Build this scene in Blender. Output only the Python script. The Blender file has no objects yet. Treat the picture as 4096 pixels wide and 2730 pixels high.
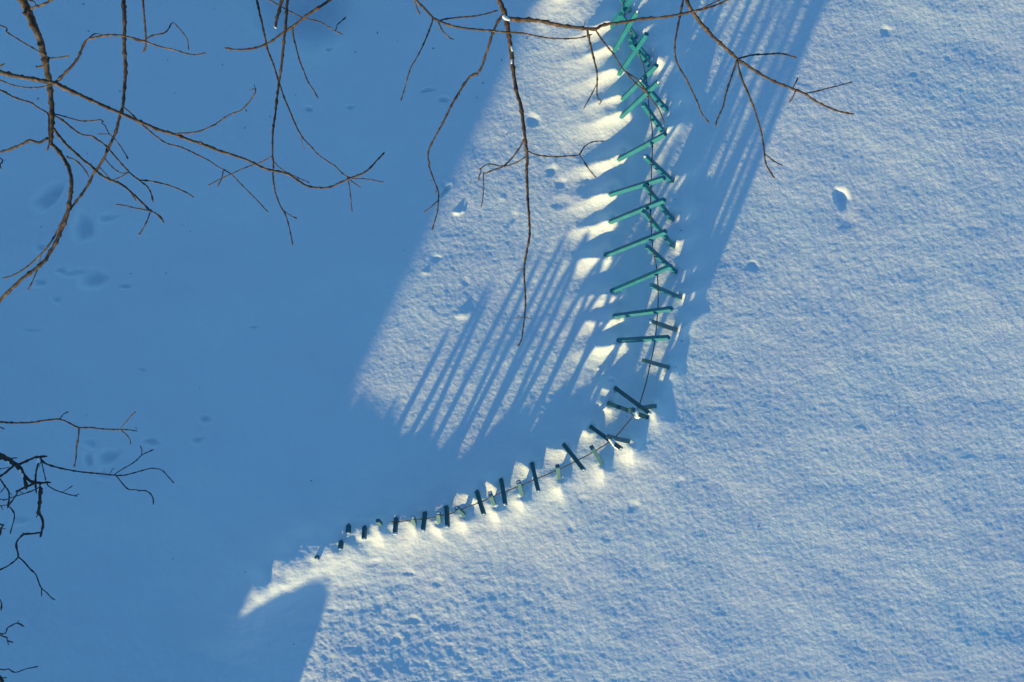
import bpy, bmesh, math, random
import numpy as np
from mathutils import Vector, Matrix

S = bpy.context.scene
COL = S.collection

# ------------------------------------------------------------------ camera, sky, sun
H = 12.3                 # height of the drone camera above the snow
SC = 0.0045              # metres per photograph pixel on the snow
SUN_EL, SUN_AZ = 5.7, 64.2   # shadows run towards (cos az, sin az)

cam_d = bpy.data.cameras.new("camera")
cam = bpy.data.objects.new("camera", cam_d)
COL.objects.link(cam)
cam.location = (0, 0, H)
cam_d.sensor_width = 36
cam_d.lens = 18 * H / (2048 * SC)
cam_d.clip_end = 3000
S.camera = cam

w = bpy.data.worlds.new("World"); S.world = w; w.use_nodes = True
sky = w.node_tree.nodes.new('ShaderNodeTexSky')
sky.sky_type = 'NISHITA'; sky.sun_disc = False
sky.sun_elevation = math.radians(SUN_EL)
sky.sun_rotation = math.atan2(-math.cos(math.radians(SUN_AZ)), -math.sin(math.radians(SUN_AZ)))
sky.air_density = 1.0; sky.dust_density = 0.2; sky.ozone_density = 4.0
bg = w.node_tree.nodes['Background']; bg.inputs[1].default_value = 0.15
w.node_tree.links.new(sky.outputs[0], bg.inputs[0])

sl = bpy.data.lights.new("sun", 'SUN')
sl.energy = 3.2; sl.angle = math.radians(1.0); sl.color = (1.0, 0.76, 0.33)
so = bpy.data.objects.new("sun", sl); COL.objects.link(so)
ce = math.cos(math.radians(SUN_EL)); az = math.radians(SUN_AZ)
sdir = Vector((math.cos(az) * ce, math.sin(az) * ce, -math.sin(math.radians(SUN_EL))))
so.rotation_euler = sdir.to_track_quat('-Z', 'Y').to_euler()

S.view_settings.view_transform = 'Standard'; S.view_settings.look = 'None'
S.view_settings.exposure = 1.13; S.view_settings.gamma = 1.0

# ------------------------------------------------------------------ helpers
def W(px, py, z):
    k = SC * (H - z) / H
    return Vector(((px - 2048) * k, (1365 - py) * k, z))

def tag(o, label=None, cat=None, group=None, kind=None):
    if label: o['label'] = label
    if cat: o['category'] = cat
    if group: o['group'] = group
    if kind: o['kind'] = kind
    return o

def empty(name, loc):
    o = bpy.data.objects.new(name, None); COL.objects.link(o)
    o.location = loc; o.empty_display_size = .1
    return o

def link(name, me, mat, parent=None, smooth=True):
    o = bpy.data.objects.new(name, me); COL.objects.link(o)
    me.materials.append(mat)
    if smooth:
        me.polygons.foreach_set('use_smooth', [True] * len(me.polygons))
    if parent is not None:
        o.parent = parent
        if parent.get('category') != 'building' and not parent.name.startswith('window'):
            me.transform(Matrix.Translation(-parent_world(parent)))
    return o

def parent_world(p):
    v = Vector((0, 0, 0))
    while p is not None:
        v += p.location; p = p.parent
    return v

def mat(name):
    m = bpy.data.materials.new(name); m.use_nodes = True
    nt = m.node_tree
    return m, nt, nt.nodes['Principled BSDF']

def noise_node(nt, scale, detail=4, rough=.55, coord='Object', vec=None):
    t = nt.nodes.new('ShaderNodeTexCoord'); n = nt.nodes.new('ShaderNodeTexNoise')
    n.inputs['Scale'].default_value = scale; n.inputs['Detail'].default_value = detail
    n.inputs['Roughness'].default_value = rough
    if vec:
        mp = nt.nodes.new('ShaderNodeMapping'); mp.inputs['Scale'].default_value = vec
        nt.links.new(t.outputs[coord], mp.inputs[0]); nt.links.new(mp.outputs[0], n.inputs['Vector'])
    else:
        nt.links.new(t.outputs[coord], n.inputs['Vector'])
    return n

def ramp(nt, src, stops):
    r = nt.nodes.new('ShaderNodeValToRGB')
    e = r.color_ramp.elements
    while len(e) < len(stops): e.new(.5)
    for k, (p, c) in enumerate(stops):
        e[k].position = p; e[k].color = (*c, 1)
    nt.links.new(src, r.inputs[0])
    return r

def bump(nt, bs, src, strength, dist, prev=None):
    b = nt.nodes.new('ShaderNodeBump'); b.inputs['Strength'].default_value = strength
    b.inputs['Distance'].default_value = dist
    nt.links.new(src, b.inputs['Height'])
    if prev is not None: nt.links.new(prev.outputs[0], b.inputs['Normal'])
    nt.links.new(b.outputs[0], bs.inputs['Normal'])
    return b

# snow
SNOW, nt, bs = mat("snow")
tone = noise_node(nt, .45, 4, .6, vec=(1, 1.6, 1)); grain = noise_node(nt, 60, 2, .7)
ad = nt.nodes.new('ShaderNodeMath'); ad.operation = 'MULTIPLY_ADD'; ad.inputs[1].default_value = .35
nt.links.new(grain.outputs[0], ad.inputs[0]); nt.links.new(tone.outputs[0], ad.inputs[2])
tr = ramp(nt, ad.outputs[0], [(.5, (.80, .875, .885)), (.85, (.83, .945, .915))])
nt.links.new(tr.outputs[0], bs.inputs['Base Color'])
bs.inputs['Roughness'].default_value = 0.75
bs.inputs['Specular IOR Level'].default_value = 0.25
n1 = noise_node(nt, 26, 3, .6); n2 = noise_node(nt, 110, 2, .6)
b1 = bump(nt, bs, n1.outputs[0], 1.0, 0.0062)
b2 = bump(nt, bs, n2.outputs[0], 1.0, 0.0018, b1)

# green paint
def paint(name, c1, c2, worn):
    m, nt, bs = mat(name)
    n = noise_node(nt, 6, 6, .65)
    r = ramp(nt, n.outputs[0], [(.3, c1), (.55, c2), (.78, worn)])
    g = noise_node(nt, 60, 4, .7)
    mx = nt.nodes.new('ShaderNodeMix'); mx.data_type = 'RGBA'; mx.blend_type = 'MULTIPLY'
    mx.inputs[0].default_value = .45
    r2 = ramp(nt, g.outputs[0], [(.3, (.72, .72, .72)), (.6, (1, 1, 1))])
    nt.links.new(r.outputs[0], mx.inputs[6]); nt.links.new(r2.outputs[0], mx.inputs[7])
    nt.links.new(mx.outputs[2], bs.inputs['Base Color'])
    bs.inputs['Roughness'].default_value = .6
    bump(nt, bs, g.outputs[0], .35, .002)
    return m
TEAL = paint("teal_paint", (.003, .14, .20), (.005, .185, .25), (.018, .24, .30))
TEAL2 = paint("faded_teal_paint", (.03, .125, .155), (.05, .165, .195), (.11, .22, .23))
SHADED_TEAL = paint("shaded_teal_paint", (.005, .075, .10), (.009, .105, .135), (.04, .15, .17))  # darker copy of the teal: shade of posts turned from the sun, in colour
STEEL, nt, bs = mat("grey_steel_cable")
n = noise_node(nt, 30, 3, .6)
r = ramp(nt, n.outputs[0], [(.35, (.10, .085, .08)), (.6, (.17, .13, .11)), (.75, (.22, .10, .06))])
nt.links.new(r.outputs[0], bs.inputs['Base Color']); bs.inputs['Roughness'].default_value = .55
bs.inputs['Metallic'].default_value = .3

def bark(name, a, b, c):
    m, nt, bs = mat(name)
    n = noise_node(nt, 16, 6, .7, vec=(1, 1, .6))
    r = ramp(nt, n.outputs[0], [(.32, a), (.52, b), (.74, c)])
    nt.links.new(r.outputs[0], bs.inputs['Base Color']); bs.inputs['Roughness'].default_value = .85
    f = noise_node(nt, 55, 4, .7)
    b0 = bump(nt, bs, n.outputs[0], .6, .012)
    bump(nt, bs, f.outputs[0], .7, .005, b0)
    return m
BARK = bark("grey_brown_bark", (.015, .009, .006), (.075, .047, .026), (.24, .16, .095))
SHADED_BARK = bark("shaded_bark", (.02, .016, .012), (.045, .035, .026), (.09, .08, .06))  # darker bark for the unlit lower left tree, shade put into its colour

# ------------------------------------------------------------------ posts, in photograph pixels: base, top, height of the top above the snow
INNER = [((2449, 105), (2526, -8), 1.25), ((2458, 203), (2548, 48), 1.25), ((2478, 294), (2586, 138), 1.25),
    ((2492, 395), (2626, 263), 1.28), ((2487, 466), (2632, 330), 1.28), ((2478, 636), (2661, 538), 1.3),
    ((2443, 779), (2657, 713), 1.3), ((2443, 888), (2657, 801), 1.3), ((2423, 1022), (2662, 927), 1.3),
    ((2449, 1165), (2684, 1065), 1.25), ((2461, 1265), (2686, 1236), 1.2), ((2474, 1363), (2674, 1351), 1.15),
    ((2463, 1555), (2597, 1654), 1.1), ((2436, 1616), (2588, 1671), .95), ((2365, 1709), (2483, 1794), .95),
    ((2258, 1783), (2334, 1879), .88), ((2129, 1857), (2153, 1964), .78), ((2005, 1922), (2021, 2017), .68),
    ((1910, 1969), (1935, 2056), .62), ((1785, 2031), (1790, 2105), .52), ((1700, 2054), (1692, 2121), .46),
    ((1585, 2079), (1580, 2134), .38), ((1458, 2113), (1456, 2155), .28), ((1395, 2105), (1393, 2132), .2),
    ((1364, 2170), (1362, 2194), .17), ((1269, 2231), (1268, 2236), .03)]
OUTER = [((2516, 42), (2484, -6), 1.0), ((2542, 150), (2482, 58), 1.1), ((2592, 232), (2518, 150), 1.1), ((2612, 275), (2524, 175), 1.15),
    ((2664, 437), (2563, 324), 1.15), ((2657, 533), (2574, 418), 1.15), ((2688, 725), (2581, 627), 1.15),
    ((2688, 879), (2579, 743), 1.15), ((2693, 986), (2575, 846), 1.15), ((2702, 1087), (2589, 987), 1.12),
    ((2720, 1190), (2606, 1142), 1.1), ((2700, 1319), (2604, 1287), 1.05), ((2670, 1470), (2575, 1443), 1.0),
    ((2617, 1625), (2519, 1642), .9), ((2512, 1765), (2434, 1747), .82), ((2403, 1853), (2367, 1790), .78),
    ((2237, 1911), (2230, 1866), .66), ((2087, 1975), (2074, 1929), .56), ((1977, 2014), (1960, 1974), .5),
    ((1854, 2058), (1827, 2033), .42), ((1757, 2085), (1754, 2055), .36), ((1658, 2094), (1651, 2072), .3),
    ((1523, 2096), (1511, 2084), .2)]
CABLE = [(2487, -20), (2496, 45), (2503, 80), (2517, 107), (2532, 150), (2557, 216), (2575, 268), (2584, 312), (2592, 388),
    (2599, 455), (2608, 513), (2610, 554), (2609, 625), (2606, 657), (2605, 735), (2603, 783), (2602, 830), (2603, 885),
    (2607, 945), (2614, 1015), (2626, 1070), (2632, 1150), (2632, 1230), (2627, 1290), (2622, 1347), (2610, 1420),
    (2602, 1450), (2585, 1530), (2567, 1590), (2557, 1620), (2535, 1660), (2500, 1705), (2468, 1742), (2435, 1770),
    (2380, 1805), (2310, 1843), (2235, 1880), (2150, 1915), (2085, 1943), (2015, 1970), (1960, 1993), (1925, 2008),
    (1850, 2037), (1787, 2060), (1695, 2077), (1583, 2089), (1560, 2090)]

# ------------------------------------------------------------------ terrain height, as a function of pixel-plane coordinates
def hashgrid(ix, iy, seed):
    h = (ix.astype(np.int64) * 374761393 + iy.astype(np.int64) * 668265263 + seed * 1442695041) & 0xffffffff
    h = ((h ^ (h >> 13)) * 1274126177) & 0xffffffff
    return ((h ^ (h >> 16)) & 0xffff) / 65535.0 * 2 * np.pi

def perlin(x, y, seed):
    ix = np.floor(x); iy = np.floor(y); fx = x - ix; fy = y - iy
    u = fx * fx * fx * (fx * (fx * 6 - 15) + 10); v = fy * fy * fy * (fy * (fy * 6 - 15) + 10)
    def g(dx, dy):
        a = hashgrid(ix + dx, iy + dy, seed)
        return np.cos(a) * (fx - dx) + np.sin(a) * (fy - dy)
    a = g(0, 0); b = g(1, 0); c = g(0, 1); d = g(1, 1)
    return (a + (b - a) * u) + ((c + (d - c) * u) - (a + (b - a) * u)) * v

# fence line: mean of the inner and outer foot lines, running on past the last post to the lower left
LINE = [(2440, -700), (2480, -100), (2500, 100), (2545, 250), (2575, 450), (2580, 650), (2565, 850), (2565, 1000), (2585, 1180), (2585, 1300),
    (2570, 1430), (2545, 1560), (2500, 1690), (2400, 1770), (2320, 1815), (2200, 1870), (2090, 1930), (1990, 1975), (1880, 2015),
    (1770, 2055), (1680, 2075), (1580, 2090), (1460, 2110), (1370, 2165), (1260, 2215), (1150, 2265), (1040, 2340), (960, 2420), (900, 2520), (860, 2640)]
LINEH = [.21, .21, .21, .21, .21, .21, .21, .21, .21, .20, .18, .175, .165, .155, .15, .14, .145, .15, .155, .16, .165, .17, .18, .215, .25, .27, .28, .28, .20, 0]

# drifts: (px, py, direction they run, length px, half width px, height m)
def drift_list():
    D = []
    for (b, t, h) in INNER[:12]:
        D.append((b[0] + 8, b[1] + 2, 180 + 14, 160, 32, .15))
    for (b, t, h) in OUTER[:12]:
        D.append((b[0] + 10, b[1] - 5, 30, 95, 28, .10))
    for (b, t, h) in INNER[12:19]:
        D.append((b[0], b[1] + 6, 170, 75, 30, .10))
    for (b, t, h) in INNER[19:24]:
        D.append((b[0], b[1] + 4, 100, 40, 24, .065))
    for (b, t, h) in OUTER[12:]:
        D.append((b[0] + 2, b[1] - 2, -80, 68, 28, .105))
    D += [(1342, 2152, 250, 100, 55, .07), (1239, 2163, 250, 130, 66, .075), (1138, 2218, 265, 130, 62, .09), (1045, 2318, 255, 130, 66, .14),
          (2260, -30, 200, 200, 45, .12)]
    return D
DRIFTS = drift_list()
# pits and prints: px, py, rx, ry, angle, depth
PITS = [(3370, 792, 24, 33, 10, .15), (3395, 885, 34, 26, 20, .03), (3013, 1060, 20, 20, 0, .05), (3450, 288, 5, 5, 0, 0), (3545, 128, 20, 18, 0, .04),
    (2131, 482, 24, 20, 0, .06), (2207, 684, 18, 20, 0, .05), (2243, 736, 20, 18, 0, .04), (2246, 815, 40, 20, 10, .05), (2050, 872, 14, 34, -35, .045),
    (2340, 722, 22, 20, 0, .03), (2314, 1598, 20, 14, 0, .035), (2530, 2022, 20, 20, 0, .05), (2425, 2140, 30, 22, 0, .035), (2285, 2110, 14, 14, 0, .03),
    (2332, 1996, 18, 14, 0, .03), (1516, 2414, 16, 28, 0, .05), (1750, 2330, 20, 18, 0, .04), (1587, 2558, 20, 20, 0, .05), (1636, 2290, 20, 14, 0, .035),
    (1498, 2248, 30, 14, 10, .04), (2720, 1932, 18, 18, 0, .035), (2160, 130, 20, 24, 0, .03), (1750, 1035, 16, 12, 0, .035), (1860, 1130, 14, 14, 0, .03),
    (1770, 740, 14, 14, 0, .025), (2400, 1500, 16, 16, 0, .03), (1650, 2480, 24, 16, 0, .03), (1800, 2590, 20, 18, 0, .03),
    (1550, 1120, 12, 10, 0, .02), (3790, 228, 9, 9, 0, .02), (3480, 170, 5, 5, 0, 0), (2450, 1280, 14, 14, 0, .02),
    (188, 790, 58, 34, 30, .13), (215, 750, 30, 26, 0, .05), (335, 905, 38, 50, -10, .14), (430, 868, 36, 18, 0, .05), (375, 1115, 46, 34, 10, .12), (300, 1090, 50, 16, 15, .05),
    (155, 990, 22, 16, 0, .05), (160, 1130, 24, 18, 0, .06), (220, 1200, 18, 14, 0, .04), (500, 1143, 24, 12, 0, .05), (240, 1080, 18, 16, 0, .05),
    (1305, 190, 18, 9, 0, .05), (1232, 432, 18, 10, 0, .05), (1400, 432, 18, 10, 0, .04), (1712, 360, 30, 10, 10, .05), (1775, 400, 20, 14, 0, .05),
    (1777, 760, 9, 28, -40, .07), (430, 1830, 40, 30, 10, .10), (350, 1840, 16, 30, 20, .07), (607, 1772, 30, 16, 0, .07), (365, 1775, 30, 20, -20, .05),
    (820, 1675, 26, 18, 0, .06), (790, 1760, 24, 16, 0, .05), (80, 2080, 30, 18, 0, .05), (410, 1900, 24, 20, 0, .05), (2790, 803, 20, 12, 0, .03), (120, 1320, 40, 10, 0, .03),
    (1550, 1145, 12, 8, 0, .03), (1015, 1310, 20, 8, 0, .03), (560, 1480, 16, 8, 0, .03)]

def ground_px(px, py):
    """height in metres over the pixel plane (numpy arrays)"""
    x = np.asarray(px, float); y = np.asarray(py, float)
    shape = x.shape; x = x.ravel(); y = y.ravel()
    z = np.zeros_like(x)
    # wobble the domain a little so nothing is geometric
    wx = x + 22 * perlin(x / 170, y / 170, 3) + 9 * perlin(x / 60, y / 60, 4)
    wy = y + 22 * perlin(x / 170, y / 170, 5) + 9 * perlin(x / 60, y / 60, 6)
    near = (x > -150) & (x < 3800) & (y > -1700) & (y < 3700)
    xs, ys = wx[near], wy[near]
    segs = []
    best = np.full(xs.shape, 1e9)
    for k in range(len(LINE) - 1):
        a = np.array(LINE[k], float); b = np.array(LINE[k + 1], float); d = b - a; L2 = d @ d
        t = np.clip(((xs - a[0]) * d[0] + (ys - a[1]) * d[1]) / L2, 0, 1)
        dx = xs - a[0] - t * d[0]; dy = ys - a[1] - t * d[1]
        dd = np.hypot(dx, dy); best = np.minimum(best, dd)
        segs.append((dd.astype(np.float32), (LINEH[k] + (LINEH[k + 1] - LINEH[k]) * t).astype(np.float32),
                     ((d[0] * dy - d[1] * dx) / np.sqrt(L2)).astype(np.float32)))
    W_ = np.zeros(xs.shape); hh = np.zeros(xs.shape); sd = np.zeros(xs.shape)
    for dd, hk, cr in segs:                                           # blended nearest segment: no creases
        wk = np.exp(-(dd - best) / 28.0)
        W_ += wk; hh += wk * hk; sd += wk * np.clip(cr / (dd + 1e-6), -1, 1) * dd
    hh /= W_; sd /= W_
    inner = np.clip(sd, 0, None); outer = np.clip(-sd, 0, None)
    prof = 1 / (1 + (inner / 165.0) ** 2.4) * 1 / (1 + (outer / 128.0) ** 2.2)
    z[near] -= .13 * np.exp(-(sd / 72.0) ** 2) * np.clip((1760 - ys) / 220, 0, 1)
    z[near] += hh * prof * np.clip((900 - best) / 500, 0, 1)
    # drifts
    for (cx, cy, ang, L, wd, h) in DRIFTS:
        a = math.radians(ang); ux, uy = math.cos(a), -math.sin(a)
        m = (np.abs(x - cx) < L * 3.2 + 60) & (np.abs(y - cy) < L * 3.2 + 60)
        if not m.any(): continue
        dx = wx[m] - cx; dy = wy[m] - cy
        u = dx * ux + dy * uy; v = -dx * uy + dy * ux
        fu = np.where(u > 0, np.exp(-(u / L) ** 2 * 1.2), np.exp(-(u / (wd * .8)) ** 2))
        wv = wd * (1 + .35 * np.clip(u, 0, None) / L)
        z[m] += h * fu * np.exp(-np.abs(v / wv) ** 1.5)
    # scour pits round the post feet
    for (b, t, h) in INNER + OUTER:
        m = (np.abs(x - b[0]) < 60) & (np.abs(y - b[1]) < 60)
        if not m.any(): continue
        d = np.hypot(wx[m] - b[0], (wy[m] - b[1]))
        z[m] -= (.05 if h > .3 else .015) * np.exp(-(d / 15) ** 2)
    for (cx, cy, rx, ry, ang, dep) in PITS:
        if dep == 0: continue
        R = max(rx, ry) * 3
        m = (np.abs(x - cx) < R + 30) & (np.abs(y - cy) < R + 30)
        if not m.any(): continue
        a = math.radians(ang); dx = x[m] + (wx[m] - x[m]) * .4 - cx; dy = y[m] + (wy[m] - y[m]) * .4 - cy
        u = (dx * math.cos(a) - dy * math.sin(a)) / rx; v = (dx * math.sin(a) + dy * math.cos(a)) / ry
        q = np.hypot(u, v)
        ph = cx * .7
        th = np.arctan2(v, u); q = q * (1 + .07 * np.sin(2 * th + ph) + .06 * np.sin(3 * th + 2 * ph) + .04 * np.sin(5 * th + ph))
        lit = cx > 1400 and not (cx < 1800 and cy < 800)
        z[m] += -dep * ((.28 if cy > 1450 else .36) if lit else 1.1) * np.exp(-q ** 3.2) + dep * (.012 if lit else .10) * np.exp(-((q - 1.5) / .4) ** 2)
    # lump and fallen twig hump in the lit patch
    for (cx, cy, rx, ry, h) in [(1825, 846, 16, 9, .03), (1850, 842, 9, 7, .018), (1862, 1250, 30, 14, .026), (1695, 1090, 14, 8, .015),
                                (2010, 800, 12, 10, .01), (2395, 1470, 6, 6, .02), (2445, 1512, 14, 6, .03)]:
        m = (np.abs(x - cx) < 90) & (np.abs(y - cy) < 90)
        if m.any():
            z[m] += h * np.exp(-((wx[m] - cx) / rx) ** 2 - ((wy[m] - cy) / ry) ** 2)
    # tree well at the top edge
    d = np.hypot((wx - 1210) / 205, (wy + 30) / 190)
    z += -.75 * np.exp(-d ** 2.2) + .03 * np.exp(-((d - 1.3) / .3) ** 2)
    # unseen snow heap added beyond the lower edge to shade the lower left
    u = .90 * x + .44 * y; v = -.44 * x + .90 * y        # across / along the light
    z += .69 * np.exp(-np.abs((u - 2028) / 268) ** 6) * np.exp(-np.abs((v - 2740) / 260) ** 4)
    # broad undulation
    z += .05 * perlin(x / 900, y / 900, 11) + .026 * perlin(x / 330, y / 330, 12) + .010 * perlin(x / 150, y / 110, 13)
    z += .06 * np.exp(-((y - 3020) / 330) ** 2) * np.clip((x - 1150) / 150, 0, 1) * np.exp(-(np.clip(x - 1900, 0, None) / 700) ** 2)
    z += .09 * np.exp(-((x - 4250) / 450) ** 2 - ((y - 2950) / 500) ** 2)
    z += .035 * np.exp(-(((x - 4300) / 400) ** 2)) * 0
    # wind texture
    rough = np.clip((y - 2000) / 500, 0, 1) * np.clip((2700 - x) / 900, 0, 1)
    z += (.0036 + .0040 * rough) * perlin(x / 62, y / 62, 21)
    z += (.0044 + .0046 * rough) * perlin(x / 31, y / 31, 22)
    z += .0037 * perlin(x / 15, y / 15, 23) + (.0014 - .0075 * rough) * np.abs(perlin(x / 24, y / 24, 25)) + (.0016 + .0012 * rough) * perlin(x / 8.5, y / 8.5, 24)
    return z.reshape(shape)

def gz(px, py):
    return float(ground_px(np.array([px]), np.array([py]))[0])

def foot(px, py):
    """world point on the snow seen at that pixel"""
    z = 0.0
    for _ in range(4):
        p = W(px, py, z)
        z = gz(p.x / SC + 2048, 1365 - p.y / SC)
    return W(px, py, z)

def on_ground(x, y):
    return gz(x / SC + 2048, 1365 - y / SC)

def axis(lo, hi, step, far):
    core = np.arange(lo, hi + step, step)
    out = []; s = step; p = core[-1]
    while p < far:
        s *= 1.14; p += s; out.append(p)
    neg = []; s = step; p = core[0]
    while p > -far:
        s *= 1.14; p -= s; neg.append(p)
    return np.concatenate([neg[::-1], core, out])

def build_ground():
    st = 3.4
    gx = axis(-60, 4160, st, 200000); gy = axis(-60, 2790, st, 200000)
    X, Y = np.meshgrid(gx, gy)
    Z = ground_px(X, Y)
    n, m = X.shape
    co = np.empty((n * m, 3), np.float32)
    co[:, 0] = ((X - 2048) * SC).ravel(); co[:, 1] = ((1365 - Y) * SC).ravel(); co[:, 2] = Z.ravel()
    i = np.arange(n * m).reshape(n, m)
    f = np.stack([i[1:, :-1], i[1:, 1:], i[:-1, 1:], i[:-1, :-1]], -1).reshape(-1, 4)
    me = bpy.data.meshes.new("snow_ground")
    me.vertices.add(n * m); me.vertices.foreach_set('co', co.ravel())
    me.loops.add(f.size); me.loops.foreach_set('vertex_index', f.ravel().astype(np.int32))
    me.polygons.add(len(f)); me.polygons.foreach_set('loop_start', (np.arange(len(f)) * 4).astype(np.int32))
    me.update(calc_edges=True)
    o = link("snow_ground", me, SNOW)
    o['kind'] = 'structure'
build_ground()

# ------------------------------------------------------------------ unseen building added beyond the lower left edge to shade the left side
def box_mesh(name, x0, x1, y0, y1, z0, z1):
    bm = bmesh.new()
    bmesh.ops.create_cube(bm, size=1)
    for v in bm.verts:
        v.co = Vector((x0 if v.co.x < 0 else x1, y0 if v.co.y < 0 else y1, z0 if v.co.z < 0 else z1))
    me = bpy.data.meshes.new(name); bm.to_mesh(me); bm.free()
    return me

PLASTER, nt, bs = mat("grey_plaster")
n = noise_node(nt, 3, 5, .6)
r = ramp(nt, n.outputs[0], [(.3, (.25, .24, .22)), (.7, (.34, .33, .31))])
nt.links.new(r.outputs[0], bs.inputs['Base Color']); bs.inputs['Roughness'].default_value = .9
GLASS, nt, bs = mat("dark_glass"); bs.inputs['Base Color'].default_value = (.03, .04, .05, 1); bs.inputs['Roughness'].default_value = .1

def building():
    a = W(985, 2460, 0); c = a - Vector((math.cos(az), math.sin(az), 0)) * 12.0     # right-hand corner
    b = empty("added_shade_building", (c.x, c.y, 0))
    x1 = y1 = 0.0
    tag(b, "unseen grey building added beyond the lower left edge to cast the blue shade", "building")
    hb = 5.0
    link("wall", box_mesh("wall", x1 - 28, x1, y1 - 10, y1, -.3, hb), PLASTER, b, False)
    link("roof", box_mesh("roof", x1 - 28, x1, y1 - 10, y1, hb + .003, hb + .25), SNOW, b, False)
    def place(o):
        o.rotation_euler = (0, 0, az - math.pi / 2)
    for k in range(8):
        cx = x1 - 2.2 - k * 3.3
        f = link("window", box_mesh("window", cx - .7, cx + .7, y1 + .003, y1 + .06, 1.6, 3.0), PLASTER, b, False)
        link("pane", box_mesh("pane", cx - .6, cx + .6, y1 + .063, y1 + .08, 1.7, 2.9), GLASS, f, False)
    place(b)
building()

# ------------------------------------------------------------------ posts
rnd = random.Random(7)
def post_mesh(base, top, width, bury=.35, seed=0, roll=0.0):
    a = (top - base); L = a.length; a.normalize()
    s = a.cross(Vector((0, 0, 1)))
    if s.length < .02: s = Vector((1, 0, 0))
    s.normalize(); u = s.cross(a).normalized()
    if roll: s, u = (s * math.cos(roll) + u * math.sin(roll)), (u * math.cos(roll) - s * math.sin(roll))
    r = random.Random(seed)
    bm = bmesh.new(); rings = []
    nseg = 9; hw = width / 2
    bow = r.uniform(-.006, .006)
    for k in range(nseg + 1):
        t = k / nseg
        p = base - a * bury + a * (L + bury) * t + s * bow * math.sin(math.pi * t)
        h = hw * (1 + r.uniform(-.012, .012))
        ring = []
        c = .14
        for (i, j) in ((-1, -1 + c), (-1, 1 - c), (-1 + c, 1), (1 - c, 1), (1, 1 - c), (1, -1 + c), (1 - c, -1), (-1 + c, -1)):
            ring.append(bm.verts.new(p + s * i * h + u * j * h))
        rings.append(ring)
    tip = rings[-1]
    cap = [bm.verts.new(top + (v.co - top) * .86 + a * .007) for v in tip]
    rings.append(cap)
    for A, B in zip(rings, rings[1:]):
        for i in range(8):
            bm.faces.new((A[i], A[(i + 1) % 8], B[(i + 1) % 8], B[i]))
    bm.faces.new(cap); bm.faces.new(rings[0][::-1])
    bmesh.ops.recalc_face_normals(bm, faces=bm.faces)
    me = bpy.data.meshes.new("fence_post"); bm.to_mesh(me); bm.free()
    return me, a, s, u

def blob_mesh(name, pts, seed=0, squash=(1, 1, 1), amp=.28, sub=3):
    """one lumpy snow body made of overlapping rounded lobes joined by remeshing-free union of displaced spheres"""
    r = random.Random(seed)
    # metaball-like: sample an icosphere around the chain's centre and push to the union's surface
    c = sum((Vector(p[0]) for p in pts), Vector()) / len(pts)
    bm = bmesh.new(); bmesh.ops.create_icosphere(bm, subdivisions=sub, radius=1)
    for v in bm.verts:
        d = v.co.normalized(); far = 0.004
        for (p, rad) in pts:
            o = c - Vector(p); b_ = o.dot(d); q = b_ * b_ - (o.length_squared - rad * rad)
            if q > 0: far = max(far, -b_ + math.sqrt(q))
        nn = math.sin(d.x * 5 + seed) * math.sin(d.y * 6 + 1.3 * seed) * math.sin(d.z * 5 + 2)
        v.co = c + Vector((d.x * squash[0], d.y * squash[1], d.z * squash[2])) * far * (1 + amp * nn)
    for _ in range(2):
        bmesh.ops.smooth_vert(bm, verts=bm.verts, factor=.5, use_axis_x=True, use_axis_y=True, use_axis_z=True)
    me = bpy.data.meshes.new(name); bm.to_mesh(me); bm.free()
    return me

ORD = ["first", "second", "third", "fourth", "fifth", "sixth", "seventh", "eighth", "ninth", "tenth", "eleventh", "twelfth", "thirteenth",
       "fourteenth", "fifteenth", "sixteenth", "seventeenth", "eighteenth", "nineteenth"]
SNOWTIP_I = {1, 4, 12, 14, 15, 16, 17, 18, 19, 20, 21, 22, 23, 24}
SNOWTIP_O = {4, 6, 11, 17, 18, 19, 20, 21}
def label_for(kind, k):
    if kind == 'I':
        tip = " and snow on its tip" if k in SNOWTIP_I else ""
        if k < 12:
            return f"long teal post leaning right{tip and ', snowy tip'}, {ORD[k]} from top in left row"
        if k == 12: return "shaded teal post with snowy tip lying uppermost across the larger snow clump crossing"
        if k == 13: return "shaded teal post lying under its neighbour and the larger snow clump"
        if k == 14: return "shaded teal post with the elongated snow clump along its lower end"
        if k < 22:
            return f"long dark post leaning downwards{tip and ', snowy tip'}, {ORD[k - 15]} from the bend"
        return {22: "short dark snow-tipped post just left of the cable's end",
                23: "tiny dark post stub with snow tip, upper one of two near the left end",
                24: "short dark stub with snow cap, lowest left post standing clear of snow",
                25: "last post almost wholly buried in bright snow at the left end"}[k]
    tip = " and snow on its tip" if k in SNOWTIP_O else ""
    if k < 13:
        return f"short teal post leaning left{tip and ', snowy tip'}, {ORD[k]} from top in right row"
    return {13: "grey-green post under the larger snow clump, its foot pointing right",
            14: "grey-green post beneath the elongated snow clump, its foot pointing right",
            15: "pale teal post with dark end cap, first of the short pale ones below the bend"}.get(
        k, f"short pale teal post with dark end{tip and ', snow dab'}, {ORD[k - 15]} pale one from bend")

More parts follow.
